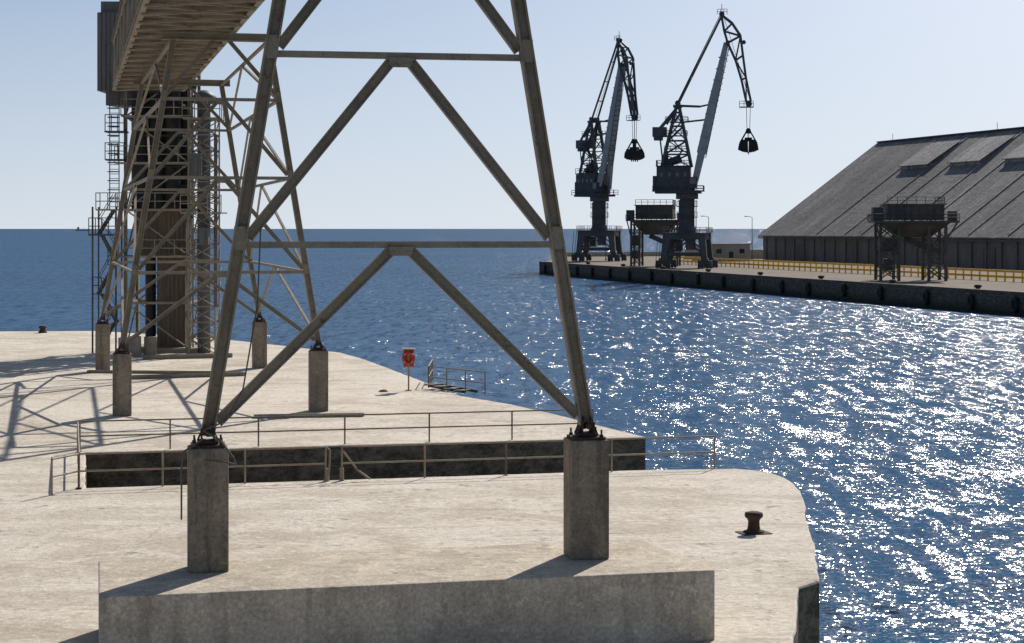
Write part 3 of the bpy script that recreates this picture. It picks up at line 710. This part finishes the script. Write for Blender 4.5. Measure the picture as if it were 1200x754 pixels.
mb.box((95,HW,H+.42),(LN+1,1.2,0.25))
mb.obj('ridge_fittings',M_hop,Wr)
mb=MB()
for x0 in(24,70,118,160): mb.box((x0,.22,2.2),(5,0.2,4.4))
mb.box((LN/2,-.75,E-.75),(LN+1,0.3,0.3)); mb.obj('doors_and_gutter',M_hop,Wr)

Bd=empty('quay_office',(52.5,472,-.15),math.radians(8)); mb=MB(); mb.box((0,0,2.1),(13,8,4.2)); mb.box((0,0,4.3),(13.6,8.6,0.25)); mb.obj('walls',M_cream,Bd)
mb=MB(); 
for k in(-4.6,-1.5,4.4): mb.box((k,-4.02,2.5),(1.3,0.08,1.1))
mb.box((1.6,-4.02,1.2),(1.1,0.08,2.3)); mb.obj('openings',M_glass,Bd)
mb=MB(); mb.beam((46,500,1),(75,507,1),2.6,0.4,(0,1,0)); mb.obj('parapet_wall',M_cream)
mb=MB(); mb.beam((16,545,0.4),(58,560,0.4),1.4,0.8,(0,1,0)); mb.obj('parapet_wall',M_cream)

mb=MB()
def yp(Y): return V((77+.264*(284-Y),Y,-.15))
a,b=yp(440),yp(170); L=(b-a).length; n=int(L/2.6)
for z in(.75,1.6): mb.beam(a+V((0,0,z)),b+V((0,0,z)),0.2,0.36,(0,0,1))
for i in range(n+1):
    p=a.lerp(b,i/n); mb.beam(p,p+V((0,0,1.7)),0.24,0.2)
mb.obj('yellow_guard_railing',M_yellow)

def lamp(loc,h=8):
    mb=MB(); mb.cyl((0,0,0),(0,0,h),0.12,0.07,8); mb.box((0,0,.2),(.4,.4,.4)); mb.tube([(0,0,h-.1),(-.5,0,h+.15),(-1.2,0,h+.2)],0.06,6)
    mb.hexa([(-2.0,-.18,h+.12),(-1.1,-.18,h+.12),(-1.1,.18,h+.12),(-2.0,.18,h+.12)],[(-1.9,-.12,h+.3),(-1.1,-.12,h+.3),(-1.1,.12,h+.3),(-1.9,.12,h+.3)])
    o=mb.obj('street_lamp',M_hop); o.location=loc
lamp((60.5,473,-.15),11); lamp((48.5,463,-.15),11); lamp((24,480,-.15),9)
S=empty('distant_ship',(-1830,8000,-2.5)); mb=MB()
mb.prism([(-28,-5),(24,-5),(32,0),(24,5),(-28,5)],0,6); mb.box((-18,0,10),(10,8,9)); mb.box((-18,0,16),(5,5,4)); mb.cyl((5,0,6),(5,0,14),.8,n=6); mb.obj('hull',M_cream,S)

# ------------------------------------------------------------------ light
EL=math.radians(36); AZ=math.radians(23)
w=bpy.data.worlds.new("World"); sc.world=w; w.use_nodes=True; nt=w.node_tree
sky=nt.nodes.new('ShaderNodeTexSky'); sky.sky_type='NISHITA'; sky.sun_disc=False; sky.sun_elevation=EL; sky.sun_rotation=AZ
sky.air_density=1.0; sky.dust_density=0.7; sky.ozone_density=1.0
tc=nt.nodes.new('ShaderNodeTexCoord'); 
ad=nt.nodes.new('ShaderNodeVectorMath'); ad.operation='ADD'; ad.inputs[1].default_value=(0,0,0.17); nt.links.new(tc.outputs['Generated'],ad.inputs[0])
nz_=nt.nodes.new('ShaderNodeVectorMath'); nz_.operation='NORMALIZE'; nt.links.new(ad.outputs[0],nz_.inputs[0]); nt.links.new(nz_.outputs[0],sky.inputs[0])
# pale maritime haze close to the horizon
sp=nt.nodes.new('ShaderNodeSeparateXYZ'); nt.links.new(tc.outputs['Generated'],sp.inputs[0])
hz=ramp(nt,sp.outputs[2],[(0.0,0.75),(0.05,0.45),(0.12,0.12),(0.3,0.0)])
hc=mix(nt,hz.outputs[0],sky.outputs[0],(8.1,8.45,8.8))
bg=nt.nodes['Background']; nt.links.new(hc,bg.inputs[0]); bg.inputs[1].default_value=0.092
sd=V((math.sin(AZ)*math.cos(EL),math.cos(AZ)*math.cos(EL),math.sin(EL)))
ld=bpy.data.lights.new('sun','SUN'); ld.energy=5.0; ld.angle=math.radians(0.5); ld.color=(1,0.95,0.88)
lo=bpy.data.objects.new('sun',ld); lo.rotation_euler=sd.to_track_quat('Z','Y').to_euler(); sc.collection.objects.link(lo)
# ------------------------------------------------------------------ camera
cd=bpy.data.cameras.new('camera'); cd.lens=66; cd.sensor_width=36; cd.shift_y=-0.0908; cd.clip_end=100000; cd.clip_start=0.5
co=bpy.data.objects.new('camera',cd); co.location=(0,0,8); co.rotation_euler=(math.radians(90),0,0); sc.collection.objects.link(co); sc.camera=co
sc.view_settings.view_transform='Standard'; sc.view_settings.look='None'; sc.view_settings.exposure=0
